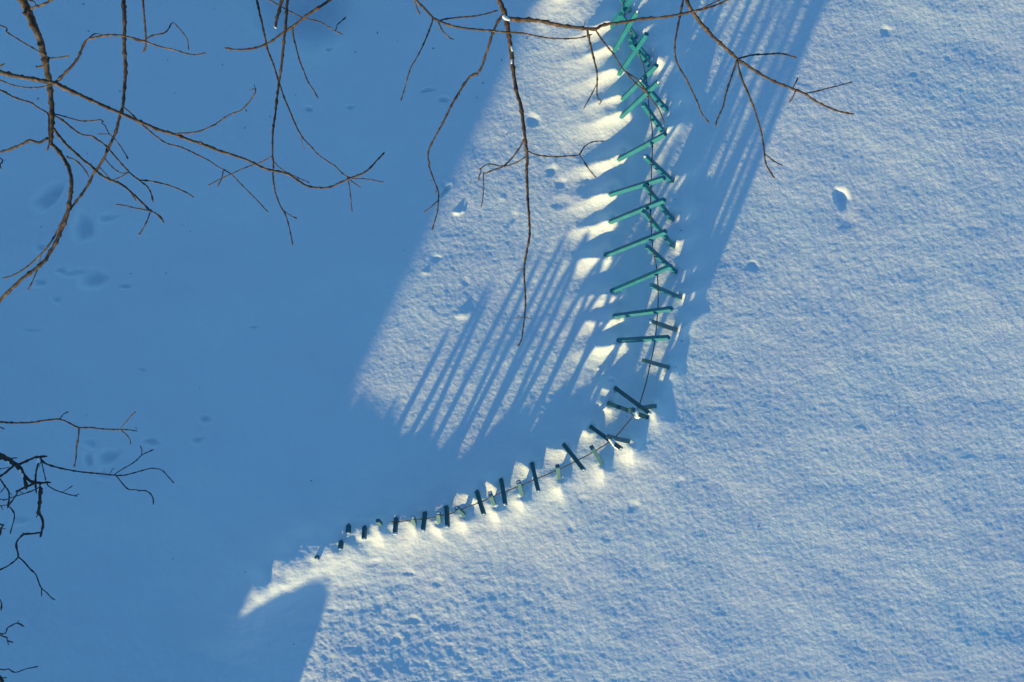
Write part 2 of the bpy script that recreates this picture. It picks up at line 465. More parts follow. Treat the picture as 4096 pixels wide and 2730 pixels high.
POSTS = []
def make_post(kind, k, b, t, h):
    base = foot(*b)
    top = W(t[0], t[1], base.z + h)
    wd = .070
    me, a, s, u = post_mesh(base, top, wd, .35 if h > .3 else .3, seed=k * 3 + (kind == 'O'), roll=math.radians(38) if kind == 'I' and k < 12 else 0)
    worn = (kind == 'I' and k >= 12) or (kind == 'O' and k >= 11)  # outer ones are faded, inner ones have shade painted into their colour
    o = link("fence_post", me, (SHADED_TEAL if kind == 'I' else TEAL2) if worn else TEAL, None, False)
    # put the origin at the foot
    o.location = base; me.transform(Matrix.Translation(-base))
    tag(o, label_for(kind, k), "post", "teal wooden posts leaning along the cable")
    if (k in SNOWTIP_I if kind == 'I' else k in SNOWTIP_O):
        r = rnd.uniform(.016, .024); c = top + a * .012
        m = blob_mesh("snow_cap", [(c + s * rnd.uniform(-.01, .01), r), (c + s * .008, r * .8)], k, (1.25, 1.1, .7))
        link("snow_cap", m, SNOW, o)
    if kind == 'I' and k == 25:
        m = blob_mesh("snow_cap", [(top, .03), (top + s * .015, .025)], k, (1, 1, .5)); link("snow_cap", m, SNOW, o)
    POSTS.append((base, top, o, a, s, u, k, kind, b, t))
    return o
for k, (b, t, h) in enumerate(INNER): make_post('I', k, b, t, h)
for k, (b, t, h) in enumerate(OUTER): make_post('O', k, b, t, h)

# ------------------------------------------------------------------ cable threaded through the posts
def nearest_on(px, poly):
    best = (1e9, 0, 0)
    acc = 0
    for a, b in zip(poly, poly[1:]):
        d = (b[0] - a[0], b[1] - a[1]); L = math.hypot(*d)
        t = max(0, min(1, ((px[0] - a[0]) * d[0] + (px[1] - a[1]) * d[1]) / (L * L + 1e-9)))
        q = (a[0] + d[0] * t, a[1] + d[1] * t); dd = math.hypot(px[0] - q[0], px[1] - q[1])
        if dd < best[0]: best = (dd, acc + t * L, t)
        acc += L
    return best

cross = []
for (base, top, o, a, s, u, k, kind, b, t) in POSTS:
    best = (1e9, 0, 0)
    for i in range(41):
        f = i / 40
        p = base.lerp(top, f); kk = SC * (H - p.z) / H
        px = (p.x / kk + 2048, 1365 - p.y / kk)
        d, sarc, _ = nearest_on(px, CABLE)
        if d < best[0]: best = (d, sarc, f, p.z)
    if best[0] < 12: cross.append((best[1], best[3], o, best[2], base.lerp(top, best[2])))
cross.sort(key=lambda c: c[0])
cs = np.array([c[0] for c in cross]); cz = np.array([c[1] for c in cross])
def cable_z(sarc):
    wgt = np.exp(-((cs - sarc) / 130.0) ** 2) + 1e-6
    return float((wgt * cz).sum() / wgt.sum())
def dense(poly, step):
    out = []
    n = len(poly)
    for i in range(n - 1):
        p0 = poly[max(i - 1, 0)]; p1 = poly[i]; p2 = poly[i + 1]; p3 = poly[min(i + 2, n - 1)]
        L = math.hypot(p2[0] - p1[0], p2[1] - p1[1]); m = max(1, int(L / step))
        for j in range(m):
            t = j / m
            out.append(tuple(.5 * (2 * p1[c] + (p2[c] - p0[c]) * t + (2 * p0[c] - 5 * p1[c] + 4 * p2[c] - p3[c]) * t * t
                                   + (3 * p1[c] - p0[c] - 3 * p2[c] + p3[c]) * t ** 3) for c in range(len(p1))))
    out.append(tuple(poly[-1]))
    return out

def tube(bm, pts, radii, seg=6, twist=0.0, closed_ends=True, lobes=0, lobe_amp=.12):
    rings = []; up = Vector((.3, .2, .93)).normalized()
    for i, p in enumerate(pts):
        t = (pts[min(i + 1, len(pts) - 1)] - pts[max(i - 1, 0)])
        if t.length < 1e-9: t = Vector((1, 0, 0))
        t.normalize()
        sx = t.cross(up)
        if sx.length < .05: sx = t.cross(Vector((1, 0, 0)))
        sx.normalize(); uy = sx.cross(t)
        ring = []
        for j in range(seg):
            a = 2 * math.pi * j / seg
            rr = radii[i] * (1 + (lobe_amp * math.cos(lobes * (a - twist * i)) if lobes else 0))
            ring.append(bm.verts.new(p + sx * math.cos(a) * rr + uy * math.sin(a) * rr))
        rings.append(ring)
    for A, B in zip(rings, rings[1:]):
        for j in range(seg):
            bm.faces.new((A[j], A[(j + 1) % seg], B[(j + 1) % seg], B[j]))
    if closed_ends:
        bm.faces.new(rings[0][::-1]); bm.faces.new(rings[-1])

cp = dense(CABLE, 5)
acc = 0; pts = []
for i, p in enumerate(cp):
    if i: acc += math.hypot(p[0] - cp[i - 1][0], p[1] - cp[i - 1][1])
    pts.append(W(p[0], p[1], cable_z(acc)))
bm = bmesh.new(); tube(bm, pts, [.0092] * len(pts), 12, twist=.35, lobes=3)
bmesh.ops.recalc_face_normals(bm, faces=bm.faces)
me = bpy.data.meshes.new("cable"); bm.to_mesh(me); bm.free()
cab = link("cable", me, STEEL)
tag(cab, "long thin twisted steel cable threaded through the row of teal posts", "cable")
# clamps where the cable leaves each post: parts of their posts
for (sarc, z, o, f, p) in cross:
    if rnd.random() < .75 or o['label'].startswith("long"):
        q = W(*[v for v in nearest_pt(p)] , cable_z(sarc)) if False else None
        kk = SC * (H - p.z) / H
        c = pts[min(range(len(pts)), key=lambda i: (pts[i] - p).length)]
        i0 = min(range(len(pts)), key=lambda i: (pts[i] - p).length)
        i1 = min(i0 + 11, len(pts) - 1)
        d = (pts[i1] - pts[i0]).normalized()
        m = blob_mesh("cable_clamp", [(pts[i0] + d * .05, .022), (pts[i0] + d * .06, .017)], 1, (1, 1, 1), .1, 2)
        link("cable_clamp", m, STEEL, o)

# ------------------------------------------------------------------ snow clumps caught on the crossed posts
def clump(label, pl, seed):
    P = [(W(x, y, z), r) for (x, y, z, r) in pl]
    bm = bmesh.new()
    for i, (p, r) in enumerate(P):
        bmesh.ops.create_icosphere(bm, subdivisions=3, radius=r * 1.3, matrix=Matrix.Translation(p) @ Matrix.Diagonal((1, 1, .8, 1)))
    me = bpy.data.meshes.new("snow_clump"); bm.to_mesh(me); bm.free()
    o = link("snow_clump", me, SNOW)
    o.location = P[0][0]; me.transform(Matrix.Translation(-P[0][0]))
    md = o.modifiers.new("r", 'REMESH'); md.mode = 'VOXEL'; md.voxel_size = .008; md.use_smooth_shade = True
    sm = o.modifiers.new("s", 'SMOOTH'); sm.iterations = 6
    tag(o, label, "snow clump")
clump("rounded white snow clump caught on the larger crossing of posts", [(2545, 1645, .92, .055), (2551, 1655, .92, .055), (2540, 1651, .92, .035), (2550, 1664, .9, .042), (2560, 1661, .9, .035), (2546, 1637, .93, .035)], 1)
clump("elongated white snow clump running down a dark post at the bend", [(2444, 1759, .93, .034), (2451, 1767, .95, .036), (2455, 1776, .97, .028), (2463, 1785, .98, .030), (2473, 1791, .99, .028), (2480, 1794, 1.0, .022)], 2)

# ------------------------------------------------------------------ trees
RG = {'A': (0, 0, 2.24), 'B': (0, 600, 2.24), 'C': (800, 0, 2.24), 'D': (1600, 0, 2.24), 'E': (1600, 650, 2.091), 'F': (2500, 0, 2.091),
      'G': (0, 1600, 2.6139), 'H': (0, 2100, 2.489), 'P': (2300, 0, 2.24), 'U': (0, 0, .57446), 'S': (0, 0, 1.0)}
def R(r, *pts):
    ox, oy, s = RG[r]
    return [(ox + x / s, oy + y / s) for (x, y) in pts]

def limb(name, tree, parent, px, w0, w1, z0, z1, material, lead=None, knob=.85, seed=0):
    """px in photograph pixels; w in photograph pixels; lead = world points (with radius) off the frame from the trunk to the start"""
    r = random.Random(seed * 17 + int(px[0][0]) + int(px[-1][1]))
    d = dense([(float(a), float(b)) for a, b in px], 9)
    n = len(d); L = [0]
    for i in range(1, n): L.append(L[-1] + math.hypot(d[i][0] - d[i - 1][0], d[i][1] - d[i - 1][1]))
    T = L[-1] or 1
    P, RR, ZZ = [], [], []
    ph = r.uniform(0, 9); nxt = r.uniform(20, 50); kick = 0
    for i, p in enumerate(d):
        t = L[i] / T
        z = z0 + (z1 - z0) * t + .03 * math.sin(L[i] / 70 + ph) * min(1, t * 6)
        ww = (w0 + (w1 - w0) * t ** .8) * 1.04
        k = 1 + knob * .12 * r.uniform(-1, 1)
        if L[i] > nxt:
            k += knob * r.uniform(.25, .75) * min(1, 12 / ww); nxt += r.uniform(14, 46) * (1 if ww < 9 else 1.8)
        jit = .09 * ww
        q = W(p[0] + r.uniform(-jit, jit), p[1] + r.uniform(-jit, jit), z)
        P.append(q); ZZ.append(z); RR.append(max(ww * k / 2 * SC * (H - z) / H, .0022))
    # bud at the tip
    if w1 < 9 and len(RR) > 3:
        RR[-1] *= .6; RR[-2] *= 1.35
    if lead:
        LP = [Vector(l[:3]) for l in lead]; lr = [l[3] for l in lead]
        lp = dense([(*l[:3], l[3]) for l in lead] + [(*P[0], RR[0])], .25)[:-1]
        P = [Vector(l[:3]) for l in lp] + P; RR = [l[3] for l in lp] + RR
    bm = bmesh.new(); tube(bm, P, RR, 9 if w0 > 12 else 7)
    bmesh.ops.recalc_face_normals(bm, faces=bm.faces)
    me = bpy.data.meshes.new(name); bm.to_mesh(me); bm.free()
    o = link(name, me, material, parent)
    return o, (d, ZZ)

def zat(info, p):
    d, Z = info
    i = min(range(len(d)), key=lambda i: (d[i][0] - p[0]) ** 2 + (d[i][1] - p[1]) ** 2)
    return Z[i]

class Tree:
    def __init__(s, label, base, topz, r, material=BARK):
        s.m = material
        z = on_ground(*base)
        s.base = Vector((base[0], base[1], z)); s.top = topz
        s.e = empty("deciduous_tree", s.base); tag(s.e, label, "tree", "bare trees reaching over the snow")
        bm = bmesh.new(); rr = random.Random(int(r * 1000)); P = []; RR = []
        for i in range(15):
            t = i / 14
            P.append(s.base + Vector((.12 * math.sin(t * 3), .1 * math.sin(t * 4), -.3 + t * (topz + .3))))
            RR.append(r * (1.5 if i == 0 else 1.25 if i == 1 else 1) * (1 - .55 * t) * rr.uniform(.96, 1.04))
        s.P = P; s.R = RR
        tube(bm, P, RR, 12)
        bmesh.ops.recalc_face_normals(bm, faces=bm.faces)
        me = bpy.data.meshes.new("trunk"); bm.to_mesh(me); bm.free()
        link("trunk", me, material, s.e)
    def at(s, z, r):
        i = min(range(len(s.P)), key=lambda i: abs(s.P[i].z - z))
        return (s.P[i].x, s.P[i].y, z, r)
    def branch(s, px, w0, w1, z0, z1, via=None, src=None, dz=.8):
        """main branch coming from the trunk (off the frame)"""
        a = W(px[0][0], px[0][1], z0); r0 = w0 / 2 * SC * (H - z0) / H
        if src is None:
            lead = [s.at(min(z0 - dz, s.top - .1), min(r0 * 1.8, .12))]
            if via: lead += [(*W(v[0], v[1], v[2]), r0 * 1.3) for v in via]
        else:
            lead = None
        return limb("branch", s, s.e, px, w0, w1, z0, z1, s.m, lead)
    def twig(s, br, px, w0, w1, z1=None, drop=.15):
        o, info = br
        z0 = zat(info, px[0])
        if z1 is None: z1 = z0 - drop
        return limb("twig", s, o, px, w0, w1, z0, z1, s.m)
    def sub(s, br, tw, px, w0, w1, drop=.05):
        z0 = zat(tw[1], px[0])
        return limb("twig", s, br[0], px, w0, w1, z0, z0 - drop, s.m)

def q(w, s=2.24): return w / s

# --- tree at the upper left
t1 = Tree("bare tree with the thick golden limb and long crossing branches at upper left", (-10.6, 6.4), 6.2, .17)
b = t1.branch(R('A', (195, -10), (235, 60), (290, 200), (340, 310), (375, 420), (400, 540), (425, 660), (445, 770), (460, 900), (465, 1000), (465, 1100), (458, 1200), (452, 1290)),
              q(66), q(30), 5.3, 4.7)
c = t1.twig(b, R('A', (452, 1285), (500, 1330), (550, 1385), (600, 1475)) + R('B', (618, 170), (640, 270), (632, 400), (615, 510), (590, 620), (550, 720), (500, 830),
              (440, 930), (400, 1000), (370, 1025), (300, 1080), (190, 1165), (90, 1260), (20, 1330), (-30, 1385)), q(33), q(24), 4.4)
t1.twig(b, R('A', (600, 1400), (610, 1415)) + R('B', (660, 85), (720, 130), (755, 170), (780, 210), (795, 245)), q(14), q(9))
t1.twig(b, R('A', (430, 1235), (390, 1265), (340, 1280), (270, 1260), (220, 1285), (140, 1320), (60, 1350), (-30, 1372)), q(24), q(17))
c = t1.twig(b, R('A', (480, 1150), (530, 1220), (590, 1290), (640, 1340), (700, 1390), (750, 1440), (810, 1480), (860, 1530)) +
            R('B', (920, 235), (990, 270), (1070, 300), (1120, 330), (1180, 385), (1240, 440), (1290, 490), (1350, 545), (1410, 580), (1450, 620), (1468, 655)), q(22), q(14))
t1.sub(b, c, R('B', (1060, 300), (1130, 345), (1180, 395), (1220, 460)), q(10), q(8))
t1.sub(b, c, R('B', (1350, 550), (1280, 535), (1200, 520), (1120, 500), (1040, 490)), q(11), q(9))
t1.sub(b, c, R('B', (1345, 560), (1320, 630), (1285, 700), (1240, 770)), q(10), q(8))
t1.sub(b, c, R('B', (800, 130), (825, 122)), q(8), q(5))
c = t1.twig(b, R('A', (480, 1035), (560, 1080), (640, 1145), (700, 1190), (760, 1215), (820, 1220), (880, 1260), (950, 1310), (1020, 1390), (1080, 1460)) +
            R('B', (1140, 180), (1180, 220), (1230, 260), (1260, 285), (1310, 320), (1345, 370), (1365, 430), (1370, 470)), q(15), q(11))
t1.sub(b, c, R('B', (1240, 270), (1340, 280), (1420, 295), (1500, 315), (1570, 340), (1640, 370), (1700, 400), (1735, 430)), q(13), q(10))
c = t1.twig(b, R('A', (470, 1018), (560, 1040), (640, 1065), (740, 1088), (830, 1085), (900, 1075), (925, 1090), (910, 1105), (940, 1125), (965, 1180), (980, 1205), (1040, 1260), (1090, 1330), (1130, 1390), (1147, 1430)), q(11), q(8))
t1.sub(b, c, R('A', (978, 1203), (920, 1203), (870, 1205)), q(7), q(6))
c = t1.twig(b, R('A', (452, 1270), (440, 1300), (420, 1362)), q(16), q(8))
t1.twig(b, R('A', (270, 90), (300, 68), (340, 60), (400, 35), (480, -5)), q(20), q(14), drop=-.2)
t1.twig(b, R('A', (330, 65), (310, 20), (240, -8)), q(14), q(12), drop=-.2)
t1.twig(b, R('A', (250, 105), (222, 118), (208, 132)), q(26), q(30), drop=-.02)
# crossing branch from the left
lv = [(-500, -200, 5.2)]
b = t1.branch(R('A', (-30, 640), (80, 668), (200, 695), (320, 715), (420, 735), (500, 750), (580, 790), (700, 845), (850, 915), (970, 970), (1090, 1020), (1200, 1070), (1320, 1120),
              (1420, 1165), (1560, 1205), (1680, 1250), (1800, 1290), (1900, 1325)) + R('C', (60, 1305), (150, 1345), (300, 1395), (420, 1435), (500, 1475), (600, 1520)) +
              R('U', (660, 400), (700, 425), (730, 432), (760, 430), (800, 412), (840, 395), (870, 365), (884, 350)), q(38), q(12), 5.7, 5.4, via=lv)
c = t1.twig(b, R('A', (490, 745), (560, 680), (640, 600), (700, 520), (735, 440), (770, 370), (820, 345), (920, 325), (1010, 315), (1100, 322), (1200, 345), (1300, 375), (1400, 410),
            (1490, 435), (1570, 450), (1660, 480), (1760, 495), (1840, 475)), q(21), q(10), z1=6.0)
t1.sub(b, c, R('A', (770, 370), (830, 315), (870, 303), (910, 318), (935, 336)), q(10), q(8))
t1.sub(b, c, R('A', (1180, 345), (1240, 370), (1300, 362), (1320, 345), (1370, 320), (1470, 300), (1510, 260), (1548, 205), (1600, 250), (1650, 310), (1680, 360), (1690, 455)), q(12), q(7))
t1.twig(b, R('A', (480, 755), (400, 778), (300, 788), (210, 785), (130, 768), (60, 745), (-30, 705)), q(12), q(10))
c = t1.twig(b, R('A', (1560, 1200), (1680, 1195), (1780, 1180), (1870, 1145), (1940, 1110)) + R('C', (130, 1120), (190, 1080), (240, 1045), (300, 1015), (370, 990), (420, 940), (460, 890), (495, 830), (500, 797)), q(13), q(9), z1=5.9)
t1.sub(b, c, R('C', (498, 800), (485, 757)), q(7), q(5)); t1.sub(b, c, R('C', (500, 797), (470, 803), (443, 812)), q(8), q(7))
t1.twig(b, R('C', (10, 1290), (2, 1270)), q(22), q(14), drop=-.05)
# long vertical branch
b = t1.branch(R('A', (1100, -60), (1105, -10), (1110, 60), (1118, 200), (1112, 350), (1118, 480), (1125, 620), (1118, 740), (1110, 860), (1098, 960), (1070, 1060), (1030, 1200), (975, 1320), (930, 1420)) +
              R('B', (880, 160), (840, 210), (790, 310), (730, 400), (670, 480), (618, 545), (585, 590), (540, 680), (480, 790), (420, 880), (360, 940), (290, 1010), (190, 1085), (90, 1135), (20, 1150)), q(34), q(9), 5.1, 4.3, via=[(200, -700, 5.0)])
c = t1.twig(b, R('A', (1105, 960), (1180, 1025), (1260, 1105), (1340, 1175), (1420, 1240), (1500, 1290), (1620, 1320), (1750, 1380), (1870, 1440), (1960, 1500)) + R('U', (530, 400), (560, 430), (590, 460), (616, 488)), q(13), q(8))
t1.sub(b, c, R('B', (2000, 190), (1985, 260), (1945, 335)), q(9), q(7))
t1.twig(b, R('B', (890, 155), (950, 220), (995, 275)), q(9), q(7))
c = t1.twig(b, R('B', (940, 75), (990, 140), (1050, 190), (1110, 212), (1157, 198)), q(9), q(8))
t1.sub(b, c, R('B', (1155, 200), (1080, 245), (1010, 272), (980, 288)), q(8), q(7))
t1.twig(b, R('B', (365, 935), (355, 1010), (320, 1110), (280, 1200), (243, 1265)), q(10), q(8))
# twigs coming in from the left edge
lb = t1.branch([(-420, -350), (-330, 100), (-250, 400), (-230, 900)], 26, 14, 5.6, 5.0)
c = t1.twig(lb, [(-330, 20)] + R('A', (-10, 225), (60, 290), (140, 340), (210, 385), (290, 430), (360, 470), (430, 515), (450, 522), (520, 518), (570, 512), (617, 505)), q(13), q(11), z1=5.9)
t1.sub(lb, c, R('A', (435, 520), (432, 560), (390, 592), (330, 603), (322, 590)), q(16), q(13))
c = t1.twig(lb, [(-300, 250)] + R('A', (-10, 805), (60, 840), (130, 875), (200, 900), (270, 920), (340, 965), (420, 1010), (438, 1040), (437, 1120), (438, 1230), (440, 1290), (420, 1360)), q(24), q(9), z1=5.2)
t1.twig(lb, [(-250, 330)] + R('A', (-20, 620), (0, 598), (22, 582), (42, 573)), q(10), q(10), z1=5.6)
t1.twig(lb, [(-260, 500)] + R('A', (-20, 1400), (-5, 1480), (12, 1515)), q(10), q(10), z1=5.2)
# pendent twig from the top edge
t1.branch(R('A', (1275, -60), (1280, 0), (1290, 120), (1300, 250), (1308, 350), (1305, 400), (1295, 450), (1278, 470)), q(18), q(11), 5.4, 5.2, via=[(500, -600, 5.3)])

# --- tree whose foot stands in the hollow at the top edge
t2 = Tree("bare tree of slim dark branches hanging down at top left of centre", (-4.15, 7.1), 6.0, .15)
b1_ = t2.branch(R('C', (480, -120), (505, -10), (530, 100), (560, 230), (590, 370), (610, 460), (650, 560), (680, 650), (700, 720), (720, 770), (750, 870), (790, 960), (830, 1060), (880, 1170),
              (930, 1250), (990, 1310), (1050, 1380), (1130, 1440), (1210, 1490), (1260, 1540)) + R('U', (792, 403), (812, 411), (840, 412), (882, 419)), q(18), q(8), 4.4, 4.1)
t2.twig(b1_, R('U', (798, 408), (803, 430), (806, 455), (809, 488)), q(9), q(7)); t2.twig(b1_, R('U', (798, 408), (812, 420), (829, 432)), q(9), q(7))
t2.twig(b1_, R('C', (905, 1225), (920, 1300), (940, 1345)), q(6), q(4)); t2.twig(b1_, R('C', (655, 560), (678, 590)), q(5), q(3))
b = t2.branch(R('C', (790, -120), (782, -10), (775, 120), (765, 240), (750, 400), (735, 540), (720, 650), (705, 750), (690, 880), (675, 1020), (655, 1150), (650, 1280), (650, 1400), (658, 1480)) +
              R('U', (627, 402), (632, 440), (645, 475), (655, 492), (665, 525), (673, 565)), q(27), q(9), 5.1, 4.7)
t2.twig(b, R('U', (652, 485), (668, 496), (683, 503)), q(9), q(7))
t2.twig(b, R('C', (662, 1450), (720, 1510), (800, 1557)) + R('U', (690, 411), (712, 421)), q(9), q(6))
t2.twig(b, R('C', (650, 1400), (560, 1450), (460, 1485), (370, 1520), (270, 1565)) + R('B', (1940, 280), (1865, 320)), q(10), q(8))
b = t2.branch(R('C', (1300, -80), (1180, -10), (1080, 60), (970, 130), (900, 185), (830, 240), (740, 300), (670, 350), (600, 395), (520, 425), (440, 442), (340, 448), (270, 440), (222, 432)), q(25), q(13), 4.8, 4.7)
t2.twig(b, R('C', (832, 240), (835, 320), (860, 420), (890, 540), (930, 640), (970, 740), (1010, 800), (1040, 850), (1060, 888)), q(14), q(9))
b = t2.branch(R('C', (520, -60), (610, -5), (700, 45), (800, 100), (920, 160), (1000, 180), (1070, 195), (1140, 235), (1210, 280), (1282, 312)), q(11), q(8), 4.3, 4.2)
t2.twig(b, R('C', (1215, 278), (1230, 225), (1270, 190), (1310, 153)), q(9), q(7))
b = t2.branch(R('C', (760, -90), (735, -10), (715, 80), (690, 160), (675, 248)), q(30), q(22), 5.5, 5.4)
m = blob_mesh("snow_cap", [(W(1100, 106, 5.41), .012), (W(1102, 110, 5.41), .012)], 3, (1, 1, .8)); link("snow_cap", m, SNOW, t2.e)

# --- tree above the middle
t3 = Tree("bare tree with the long central drooping branch and snow in its fork", (.5, 8.9), 6.0, .16)
b = t3.branch(R('D', (100, -90), (135, -10), (190, 50), (250, 110), (300, 165), (340, 185), (420, 220), (520, 245), (640, 262), (780, 275), (940, 290), (1100, 300), (1150, 310), (1250, 330),
              (1350, 345), (1460, 350), (1600, 342), (1722, 310)), q(23), q(9), 5.3, 5.2)
t3.twig(b, R('D', (292, 165), (288, 200), (260, 280), (210, 400), (150, 520), (100, 600), (70, 690), (40, 800), (5, 912)), q(14), q(8))
t3.twig(b, R('D', (342, 185), (370, 260), (410, 310), (450, 345), (487, 357)), q(14), q(9))
t3.twig(b, R('D', (345, 190), (420, 170), (520, 160), (640, 150), (760, 130), (878, 94)), q(13), q(10))
t3.twig(b, R('D', (130, -10), (150, 70), (178, 132)), q(11), q(9))
b = t3.branch(R('D', (850, -120), (885, -10), (910, 50), (940, 120), (955, 200), (975, 330), (1000, 500), (1015, 650), (1040, 800), (1080, 950), (1100, 1080), (1115, 1200), (1130, 1320), (1140, 1450)) +
              R('E', (1058, 40), (1062, 150), (1070, 330), (1082, 500), (1082, 620), (1060, 750), (1038, 880), (1042, 1020), (1050, 1150), (1042, 1290), (1028, 1400), (1020, 1470), (988, 1542)), q(46), q(9), 4.7, 4.0)
c = t3.twig(b, R('D', (940, 160), (1000, 172), (1060, 178), (1180, 180), (1300, 200), (1430, 230), (1560, 245), (1700, 262), (1760, 262), (1800, 235), (1880, 215), (2016, 200)) +
            R('F', (130, 160), (280, 150), (420, 130), (560, 100), (700, 65), (800, 30), (870, -5), (930, -40)), q(36), q(13), z1=4.9)
t3.sub(b, c, R('F', (640, 75), (720, 35), (800, 0), (850, -30)), q(11), q(9), drop=-.05)
c2 = t3.sub(b, c, R('D', (1678, 262), (1690, 330), (1715, 440), (1740, 540), (1765, 660), (1765, 760), (1765, 850), (1780, 890), (1805, 910), (1785, 938)), q(19), q(10), drop=.25)
t3.sub(b, c2, R('D', (1757, 765), (1710, 860), (1645, 977)), q(9), q(7))
c2 = t3.sub(b, c, R('P', (185, 270), (250, 370), (340, 480), (400, 580), (460, 655), (540, 745), (600, 795), (650, 840), (700, 910), (750, 980), (780, 1050), (799, 1113)), q(14), q(8), drop=.3)
t3.sub(b, c2, R('P', (455, 645), (560, 715), (605, 775), (655, 838)), q(11), q(10), drop=.0)
t3.sub(b, c, R('D', (1645, 240), (1665, 187)), q(8), q(5))
c = t3.twig(b, R('D', (930, 135), (905, 160), (870, 210), (830, 300), (800, 400), (760, 520), (730, 610), (690, 660), (640, 680), (580, 750), (530, 830), (470, 930), (420, 1030), (370, 1130), (320, 1220),
            (270, 1320), (250, 1390), (265, 1480)) + R('E', (240, 20), (265, 100), (300, 190), (322, 260), (320, 340), (312, 420), (290, 490), (268, 572)), q(24), q(9), z1=3.9)
t3.sub(b, c, R('E', (315, 322), (260, 375), (198, 421)), q(9), q(7)); t3.sub(b, c, R('D', (700, 655), (690, 685)), q(14), q(8)); t3.sub(b, c, R('D', (530, 830), (532, 865)), q(10), q(7))
t3.sub(b, c, R('E', (275, 150), (255, 152)), q(7), q(5)); t3.sub(b, c, R('E', (303, 235), (295, 268)), q(7), q(5))
t3.twig(b, R('E', (1050, 1305), (1000, 1298), (952, 1306)), q(6), q(5)); t3.twig(b, R('E', (1035, 1290), (1070, 1303), (1104, 1312)), q(7), q(5)); t3.twig(b, R('E', (1035, 888), (1000, 900), (968, 913)), q(7), q(5))
t3.twig(b, R('D', (1110, 1250), (1070, 1330), (1010, 1410), (930, 1490), (850, 1520), (790, 1545)) + R('E', (720, 92), (700, 90), (697, 140), (700, 180), (695, 280), (681, 375)), q(15), q(8), z1=4.0)
c = t3.twig(b, R('D', (1128, 1405), (1050, 1455), (970, 1485), (900, 1490), (830, 1475), (780, 1472), (740, 1500), (703, 1522)), q(11), q(8))
t3.sub(b, c, R('D', (725, 1510), (722, 1567)) + R('E', (665, 100), (656, 160)), q(8), q(8))
c = t3.twig(b, R('D', (1132, 1350), (1160, 1362), (1220, 1390), (1300, 1402), (1400, 1408), (1500, 1400), (1600, 1390), (1650, 1320), (1720, 1275), (1830, 1266)), q(13), q(9))
t3.sub(b, c, R('D', (1605, 1385), (1650, 1450), (1690, 1510)) + R('E', (1540, 5), (1590, 70), (1640, 130)), q(9), q(8))
# snow lodged in the fork and in the split bark
k0 = zat(b[1], (2015, 60))
m = blob_mesh("snow_cap", [(W(2014 + dx, 64 + dy, k0 + .05), r) for dx, dy, r in ((0, -6, .016), (2, 4, .026), (10, 10, .024), (20, 15, .020), (30, 18, .014))], 5, (1, 1, .6), .1)
link("snow_cap", m, SNOW, t3.e)
for (x0, y0, x1_, y1_) in ((2045, 185, 2049, 205), (2047, 238, 2046, 255)):
    kz = zat(b[1], (x0, y0))
    m = blob_mesh("snow_strip", [(W(x0 + (x1_ - x0) * f, y0 + (y1_ - y0) * f, kz + .03), .012) for f in (0, .25, .5, .75, 1)], 6, (1, 1, .6), .1)
    link("snow_strip", m, SNOW, t3.e)

# --- tree at the right of the fence top
t4 = Tree("bare tree spreading down over striped shadows right of the fence", (4.6, 9.4), 5.6, .15)
b = t4.branch(R('F', (515, -80), (515, -10), (540, 60), (580, 120), (630, 190), (700, 270), (780, 350), (860, 420), (940, 495), (1020, 550), (1130, 620), (1250, 685), (1380, 735), (1500, 785), (1600, 850),
              (1700, 900), (1800, 935), (1912, 957)), q(30, 2.09), q(12, 2.09), 4.4, 4.1)
t4.twig(b, R('F', (945, 493), (1050, 465), (1180, 455), (1300, 450), (1370, 465), (1435, 486)), 6.5, 5)
t4.twig(b, R('F', (935, 505), (905, 600), (870, 700), (840, 800), (820, 890), (790, 960), (765, 1020), (758, 1062)), 7, 5)
c = t4.twig(b, R('F', (938, 510), (970, 640), (1020, 760), (1070, 880), (1110, 1000), (1145, 1130), (1165, 1270), (1175, 1360), (1210, 1430), (1252, 1495)), 7.5, 5)
t4.sub(b, c, R('F', (1170, 1290), (1240, 1345), (1322, 1389)), 4, 3.4)
t4.twig(b, R('F', (1400, 742), (1425, 700), (1448, 650)), 4, 3.5); t4.twig(b, R('F', (1428, 758), (1400, 820), (1372, 862)), 5, 4); t4.twig(b, R('F', (1500, 785), (1600, 765), (1720, 735), (1800, 715), (1897, 689)), 5, 3.6)
t4.branch(R('F', (510, -80), (490, -10), (470, 80), (445, 200), (425, 310), (415, 400), (425, 490), (450, 560), (500, 640), (540, 720), (580, 800), (615, 880), (640, 950), (702, 1027)), 8, 4.5, 4.1, 3.8)

# --- broken dark tree at the lower left
t5 = Tree("dark broken old tree with snapped snowy stubs at the lower left edge", (-14.2, -1.2), 4.6, .2, SHADED_BARK)
G = 2.6139
b = t5.branch(R('G', (-160, 460), (-10, 580), (60, 612), (130, 655), (190, 700), (240, 770), (290, 830), (350, 865), (430, 868), (490, 862), (533, 864)), q(74, G), q(13, G), 3.1, 2.9)
c = t5.twig(b, R('G', (190, 680), (280, 640), (360, 605), (430, 595), (493, 590)), q(28, G), q(16, G), z1=3.0)
c3 = t5.sub(b, c, R('G', (422, 585), (425, 620), (450, 650), (540, 690), (680, 725), (820, 750), (960, 765), (1100, 778), (1200, 788), (1260, 790), (1320, 785), (1430, 755), (1540, 725), (1600, 715), (1690, 735), (1750, 795), (1822, 873)), q(17, G), q(8, G))
c4 = t5.sub(b, c3, R('G', (1195, 782), (1280, 725), (1370, 675), (1430, 630), (1480, 580), (1550, 545), (1612, 517)), q(10, G), q(8, G))
t5.sub(b, c4, R('G', (1478, 580), (1485, 530), (1466, 477)), q(8, G), q(7, G))
t5.sub(b, c3, R('G', (1212, 790), (1270, 860), (1310, 910), (1355, 940), (1420, 940), (1455, 950), (1520, 950), (1570, 980), (1600, 1030), (1605, 1097)), q(11, G), q(9, G))
